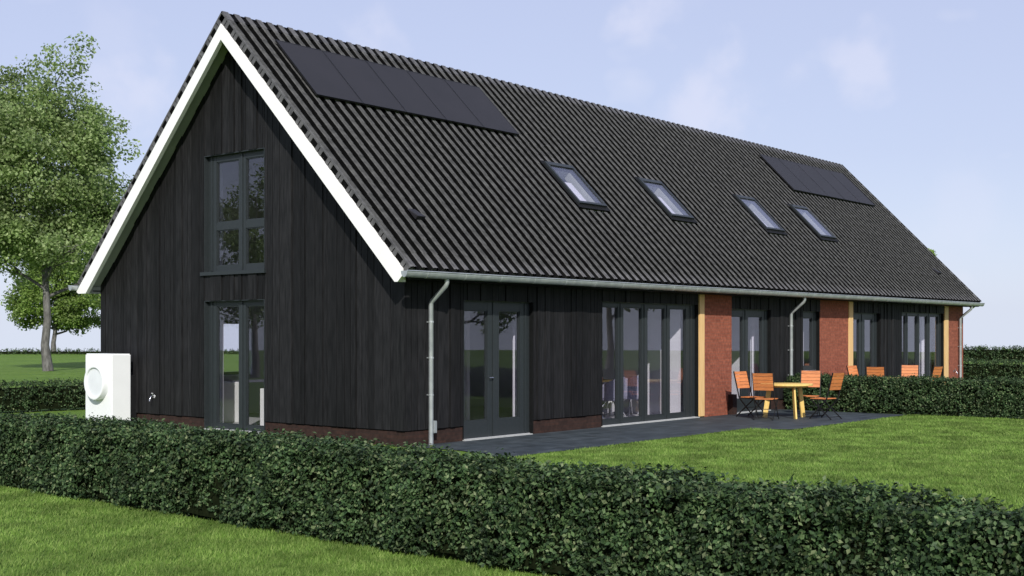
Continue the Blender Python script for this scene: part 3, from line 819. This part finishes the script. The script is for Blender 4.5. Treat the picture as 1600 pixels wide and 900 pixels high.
hedge('hedge', (-6.28, 6.0), (-6.80, -13.2), .58, .75, 240000, .040, 1, 'long clipped dark green hedge running across the foreground', group=G, hump=.06)
hedge('hedge', (13.15, -.10), (13.15, -10.5), .60, .78, 75000, .046, 2, 'clipped hedge between the two gardens, touching the front wall behind the table', group=G)
hedge('hedge', (31.9, 7.5), (31.9, -9), .6, .80, 34000, .055, 3, 'clipped hedge just past the far end of the house, in front of another', group=G)
hedge('hedge', (70.0, 26), (70.0, 2), .8, .86, 16000, .11, 4, 'farthest clipped hedge on the right, behind the other far hedge', group=G)
hedge('hedge', (-7.0, 13.9), (9.5, 12.35), .6, .66, 46000, .045, 5, 'low clipped hedge on the left behind the white heat pump', group=G)
hedge('hedge', (34, 100), (70, 62), .6, .36, 12000, .12, 6, 'thin low hedge line at the far edge of the left meadow', group=G)

# ------------------------------------------------------------------ trees
def tree(name, base, H, tr, crown, nclump, lpc, lsize, seed, label, leaf='tree_leaf', lean=(0, 0), group='trees in the meadow', nlimb=11, clr=.8, fork=.28):
    rng = np.random.default_rng(seed); random.seed(seed)
    root = empty(name, base, 0, label, 'tree', group)
    cx, cy, cz, rx, rz = crown      # crown centre offset from base, radii
    wood = MB()
    top = Vector((cx * .8, cy * .8, H * .86)); zf = H * fork
    tp = []; n = 9
    for k in range(n + 1):
        t = k / n; p = Vector((lean[0] * t + top.x * t ** 1.6, lean[1] * t + top.y * t ** 1.6, top.z * t))
        p += Vector((rng.normal(0, .05), rng.normal(0, .05), 0)) * (1 if 0 < k else 0) * H / 12; tp.append(p)
    rad = [tr * (1.25 if k == 0 else (1 - .93 * (k / n) ** 1.05)) + .015 for k in range(n + 1)]
    wood.tube(tp, rad, 12)
    def trunk_at(z):
        for k in range(n):
            if tp[k].z <= z <= tp[k + 1].z:
                f = (z - tp[k].z) / (tp[k + 1].z - tp[k].z); return tp[k].lerp(tp[k + 1], f), rad[k] + (rad[k + 1] - rad[k]) * f
        return tp[-1], rad[-1]
    tips = []
    for i in range(nlimb):
        t = i / (nlimb - 1); z = zf + (H * .80 - zf) * t ** 1.1
        p0, r0 = trunk_at(z); az = i * 2.4 + rng.uniform(-.4, .4)
        reach = rx * (1.0 - .45 * t) * rng.uniform(.55, .82)
        rise = rx * rng.uniform(.35, .8) * (.7 + .6 * t)
        pts = [p0]
        for k in range(1, 6):
            f = k / 5; pts.append(p0 + Vector((math.cos(az) * reach * f, math.sin(az) * reach * f, rise * f ** 1.25)) + Vector(rng.normal(0, .10, 3)) * f * rx / 3)
        rr = [r0 * .52 * (1 - .9 * k / 5) + .012 for k in range(6)]
        wood.tube(pts, rr, 8)
        for k in (2, 3, 4, 5):
            for q in range(3):
                d = Vector((math.cos(az + rng.uniform(-1.3, 1.3)), math.sin(az + rng.uniform(-1.3, 1.3)), rng.uniform(-.1, .9))).normalized()
                ln = rx * rng.uniform(.2, .42); e0 = pts[k]; e1 = e0 + d * ln * .5 + Vector(rng.normal(0, .08, 3)); e2 = e0 + d * ln
                wood.tube([e0, e1, e2], [rr[k] * .5 + .008, rr[k] * .3 + .006, .005], 5); tips.append(e2)
    wood.build('trunk', 'bark', root, smooth=True)
    # clump centres: tips of twigs plus points through the crown volume
    C = [np.array(t_) for t_ in tips]
    while len(C) < nclump:
        v = rng.normal(size=3); v /= np.linalg.norm(v); r = rng.uniform(.35, 1) ** .5
        p = np.array([cx + v[0] * rx * r, cy + v[1] * rx * r, cz + v[2] * rz * r])
        if v[2] < 0: p[2] = cz + v[2] * rz * r * .95
        wob = lump(np.array(p[0] * .5), np.array(p[1] * .5), np.array(p[2] * .5), seed)
        if r > .88 + .35 * wob: continue
        C.append(p)
    C = np.array(C); nC = len(C)
    per = rng.poisson(lpc * rng.uniform(.5, 1.5, nC)); idx = np.repeat(np.arange(nC), per)
    cs = clr * rng.uniform(.6, 1.15, nC)
    off = rng.normal(size=(len(idx), 3)); off /= np.linalg.norm(off, axis=1, keepdims=True); off *= (rng.uniform(0, 1, len(idx)) ** .45)[:, None]
    P = C[idx] + off * cs[idx][:, None] * np.array([1, 1, .75])
    Nn = off * .5 + rng.normal(size=(len(idx), 3)) * .6 + np.array([0, 0, .4]); Nn /= np.linalg.norm(Nn, axis=1, keepdims=True)
    V, F = leaf_quads(P, Nn, lsize * rng.uniform(.7, 1.3, len(idx)), rng, .7)
    me = np_mesh('crown', V, F, 3, [leaf]); o = bpy.data.objects.new('crown', me); col.objects.link(o); o.parent = root
    return root
tree('meadow_tree', (18.16, 42.0, 0), 13.4, .20, (-.45, .5, 9.4, 4.6, 5.2), 760, 110, .17, 21, 'tall leafy green tree with pale speckled trunk left of the house', nlimb=16, fork=.27, clr=.9)
tree('meadow_tree', (48.98, 94.3, 0), 10.5, .22, (.6, -.3, 5.7, 4.4, 3.9), 270, 150, .24, 22, 'smaller bright green tree standing far behind the tall one', leaf='tree_leaf_light', nlimb=12, fork=.17, clr=1.05)
tree('meadow_tree', (47.0, 78.6, 0), 10.5, .24, (-.2, .2, 6.4, 4.2, 3.9), 120, 120, .22, 23, 'far tree half hidden behind the left corner of the house', leaf='tree_leaf_light', nlimb=10, fork=.28, clr=1.0)
tree('meadow_tree', (44.85, 8.94, 0), 5.6, .09, (0, 0, 4.2, .9, 1.6), 40, 110, .12, 24, 'small tree whose tip just shows above the right roof slope', leaf='tree_leaf_light', nlimb=8, clr=.42)
# trees seen mirrored in the window panes
tree('garden_tree', (-18.5, 27.0, 0), 7.2, .16, (0, 0, 4.6, 2.7, 2.5), 110, 110, .15, 25, 'broad tree left of the garden, mirrored in the gable windows', group='trees mirrored in the panes', nlimb=10)
tree('garden_tree', (38.5, -22.7, 0), 11.5, .17, (0, 0, 7.0, 4.4, 4.6), 150, 120, .2, 26, 'large tree right of the garden, mirrored in the folding doors', group='trees mirrored in the panes', nlimb=11, fork=.22)
tree('garden_tree', (27.5, -23.5, 0), 10.0, .16, (0, 0, 6.2, 3.2, 3.8), 120, 110, .18, 27, 'tree right of the garden, mirrored in the nearest double door', group='trees mirrored in the panes', nlimb=10, fork=.22)

# ------------------------------------------------------------------ grass blades
def grass():
    rng = np.random.default_rng(9)
    f_ = np.array([math.sin(.883), math.cos(.883)]); r_ = np.array([math.cos(.883), -math.sin(.883)]); C = np.array([CX, CY])
    def samp(n, d0, d1, lo, hi, p):
        u = rng.uniform(0, 1, n); d = (d0 ** p + u * (d1 ** p - d0 ** p)) ** (1 / p)
        t = rng.uniform(lo, hi, n); return C + d[:, None] * (f_ + t[:, None] * r_), d
    P1, D1 = samp(330000, 7.5, 22, -.50, .30, .9)
    k = (P1[:, 0] < -7.02 + .027 * (P1[:, 1] + 13.2) + .0) 
    P1, D1 = P1[k], D1[k]
    P2, D2 = samp(420000, 9.5, 34, -.02, .52, .9)
    k = (P2[:, 0] > -6.3) & (P2[:, 1] < -2.36) & ~((P2[:, 0] > 7.0) & (P2[:, 1] > -3.15)) & (P2[:, 0] < 12.86)
    k &= ~((P2[:, 0] < -.2) & (P2[:, 1] > -1.2))
    P2, D2 = P2[k], D2[k]
    P3, D3 = samp(60000, 14, 26, -.32, -.05, 1)
    k = (P3[:, 0] > -6.0) & (P3[:, 0] < -.05) & (P3[:, 1] > 0.3); P3, D3 = P3[k], D3[k]
    P = np.concatenate([P1, P2, P3]); D = np.concatenate([D1, D2, D3]); n = len(P)
    a = rng.uniform(0, 2 * math.pi, n); tall = rng.uniform(.5, 1.25, n) * .034 * (1 + .35 * lump(P[:, 0] * 1.3, P[:, 1] * 1.3, 0, 5)); w = .0042 * (D / 10) ** .8 * rng.uniform(.7, 1.4, n)
    ln = rng.uniform(.2, 1.1, n) * tall; b = rng.normal(0, .9, n) + .6
    dx, dy = np.cos(a) * w, np.sin(a) * w
    V = np.stack([np.stack([P[:, 0] - dx, P[:, 1] - dy, np.zeros(n)], 1), np.stack([P[:, 0] + dx, P[:, 1] + dy, np.zeros(n)], 1), np.stack([P[:, 0] + np.cos(b) * ln, P[:, 1] + np.sin(b) * ln, tall], 1)], 1).reshape(-1, 3)
    me = np_mesh('lawn_grass', V, np.arange(n * 3).reshape(-1, 3), 3, ['blade'])
    o = bpy.data.objects.new('lawn_grass', me); col.objects.link(o)
    tag(o, 'short mown green grass of the lawns', 'grass', kind='stuff')
grass()

# ------------------------------------------------------------------ light, sky, camera
sd = Vector((1, .95, -.90)).normalized()
sun = bpy.data.lights.new('sun', 'SUN'); sun.energy = 4.0; sun.angle = R(.53); sun.color = (1, .965, .90)
so = bpy.data.objects.new('sun', sun); col.objects.link(so); so.rotation_euler = sd.to_track_quat('-Z', 'Y').to_euler(); so.location = (-20, -17, 30)
elev = math.asin(-sd.z); az = math.atan2(-sd.x, -sd.y)
wd = bpy.data.worlds.new('World'); sc.world = wd; wd.use_nodes = True; nt = wd.node_tree; nt.nodes.clear()
out = N(nt, 'ShaderNodeOutputWorld'); bg = N(nt, 'ShaderNodeBackground'); bg.inputs['Strength'].default_value = .10
sky = N(nt, 'ShaderNodeTexSky', sky_type='NISHITA'); sky.sun_disc = False; sky.sun_elevation = elev; sky.sun_rotation = az
sky.air_density = 1.0; sky.dust_density = 1.2; sky.ozone_density = 1.0
tc_ = N(nt, 'ShaderNodeTexCoord'); sep = N(nt, 'ShaderNodeSeparateXYZ'); nt.links.new(tc_.outputs['Generated'], sep.inputs[0])
mx = N(nt, 'ShaderNodeMath', operation='MAXIMUM'); mx.inputs[1].default_value = .02; nt.links.new(sep.outputs['Z'], mx.inputs[0])
cb = N(nt, 'ShaderNodeCombineXYZ'); nt.links.new(sep.outputs['X'], cb.inputs[0]); nt.links.new(sep.outputs['Y'], cb.inputs[1]); nt.links.new(mx.outputs[0], cb.inputs[2])
nt.links.new(cb.outputs[0], sky.inputs['Vector'])
# thin veil of high haze that evens the blue, plus a few faint clouds
veil = N(nt, 'ShaderNodeMixRGB'); veil.inputs[0].default_value = .75
vc = ramp(nt, mx.outputs[0], [(.0, (.635, .70, .88)), (.14, (.535, .585, .80)), (.5, (.47, .51, .745))])
vs_ = N(nt, 'ShaderNodeVectorMath', operation='SCALE'); vs_.inputs['Scale'].default_value = 10.0; nt.links.new(vc, vs_.inputs[0]); nt.links.new(vs_.outputs[0], veil.inputs[2])
nt.links.new(sky.outputs[0], veil.inputs[1])
mp = N(nt, 'ShaderNodeMapping'); mp.inputs['Scale'].default_value = (1, 1, 1.6); mp.inputs['Location'].default_value = (.35, .1, .2); nt.links.new(tc_.outputs['Generated'], mp.inputs['Vector'])
cn = N(nt, 'ShaderNodeTexNoise'); cn.inputs['Scale'].default_value = 9.0; cn.inputs['Detail'].default_value = 3; cn.inputs['Roughness'].default_value = .5; nt.links.new(mp.outputs[0], cn.inputs['Vector'])
cm = ramp(nt, cn.outputs['Fac'], [(.64, (0, 0, 0)), (.80, (.35, .35, .35))])
cl2 = N(nt, 'ShaderNodeMixRGB'); nt.links.new(cm, cl2.inputs[0]); nt.links.new(veil.outputs[0], cl2.inputs[1]); cl2.inputs[2].default_value = (7.6, 7.6, 8.4, 1)
acc = None
nz2 = N(nt, 'ShaderNodeTexNoise'); nz2.inputs['Scale'].default_value = 22; nz2.inputs['Detail'].default_value = 4; nt.links.new(tc_.outputs['Generated'], nz2.inputs['Vector'])
for d_, rad_, op_ in [((0.55, 0.8142, 0.1861), 0.045, 0.8), ((0.6806, 0.6937, 0.2359), 0.032, 0.7), ((0.8112, 0.5252, 0.2572), 0.034, 0.9), ((0.8458, 0.5029, 0.1781), 0.045, 0.9), ((0.8965, 0.3905, 0.2092), 0.034, 0.8), ((0.8777, 0.434, 0.2032), 0.018, 0.4), ((0.9389, 0.3328, 0.0883), 0.05, 0.3), ((0.5285, 0.8194, 0.2219), 0.03, 0.3)]:
    sb = N(nt, 'ShaderNodeVectorMath', operation='SUBTRACT'); sb.inputs[1].default_value = d_; nt.links.new(tc_.outputs['Generated'], sb.inputs[0])
    ln_ = N(nt, 'ShaderNodeVectorMath', operation='LENGTH'); nt.links.new(sb.outputs[0], ln_.inputs[0])
    wob_ = N(nt, 'ShaderNodeMath', operation='MULTIPLY_ADD'); wob_.inputs[1].default_value = -rad_ * 2.6; wob_.inputs[2].default_value = rad_ * 1.3; nt.links.new(nz2.outputs['Fac'], wob_.inputs[0])
    ad_ = N(nt, 'ShaderNodeMath', operation='ADD'); nt.links.new(ln_.outputs['Value'], ad_.inputs[0]); nt.links.new(wob_.outputs[0], ad_.inputs[1])
    mr_ = N(nt, 'ShaderNodeMapRange', interpolation_type='SMOOTHSTEP'); mr_.inputs['From Min'].default_value = 0; mr_.inputs['From Max'].default_value = rad_; mr_.inputs['To Min'].default_value = op_ * .46; mr_.inputs['To Max'].default_value = 0
    nt.links.new(ad_.outputs[0], mr_.inputs['Value'])
    if acc is None: acc = mr_.outputs[0]
    else:
        m_ = N(nt, 'ShaderNodeMath', operation='MAXIMUM'); nt.links.new(acc, m_.inputs[0]); nt.links.new(mr_.outputs[0], m_.inputs[1]); acc = m_.outputs[0]
cl3 = N(nt, 'ShaderNodeMixRGB'); nt.links.new(acc, cl3.inputs[0]); nt.links.new(cl2.outputs[0], cl3.inputs[1]); cl3.inputs[2].default_value = (7.1, 7.1, 8.3, 1); cl2 = cl3
nt.links.new(cl2.outputs[0], bg.inputs['Color']); nt.links.new(bg.outputs[0], out.inputs['Surface'])

cam = bpy.data.cameras.new('camera'); co = bpy.data.objects.new('camera', cam); col.objects.link(co)
co.location = (-14.129, -13.798, 1.8); co.rotation_euler = (R(90), 0, -.883)
cam.sensor_width = 36; cam.lens = 36 * 1934.6 / 1600; cam.shift_y = 72.3 / 1600; cam.clip_end = 20000; cam.clip_start = .1
sc.camera = co
sc.view_settings.view_transform = 'Standard'; sc.view_settings.look = 'None'; sc.view_settings.exposure = 0.25; sc.view_settings.gamma = 1
sc.cycles.max_bounces = 8; sc.cycles.transparent_max_bounces = 16; sc.cycles.caustics_reflective = False; sc.cycles.caustics_refractive = False
try: sc.cycles.use_denoising = True
except Exception: pass
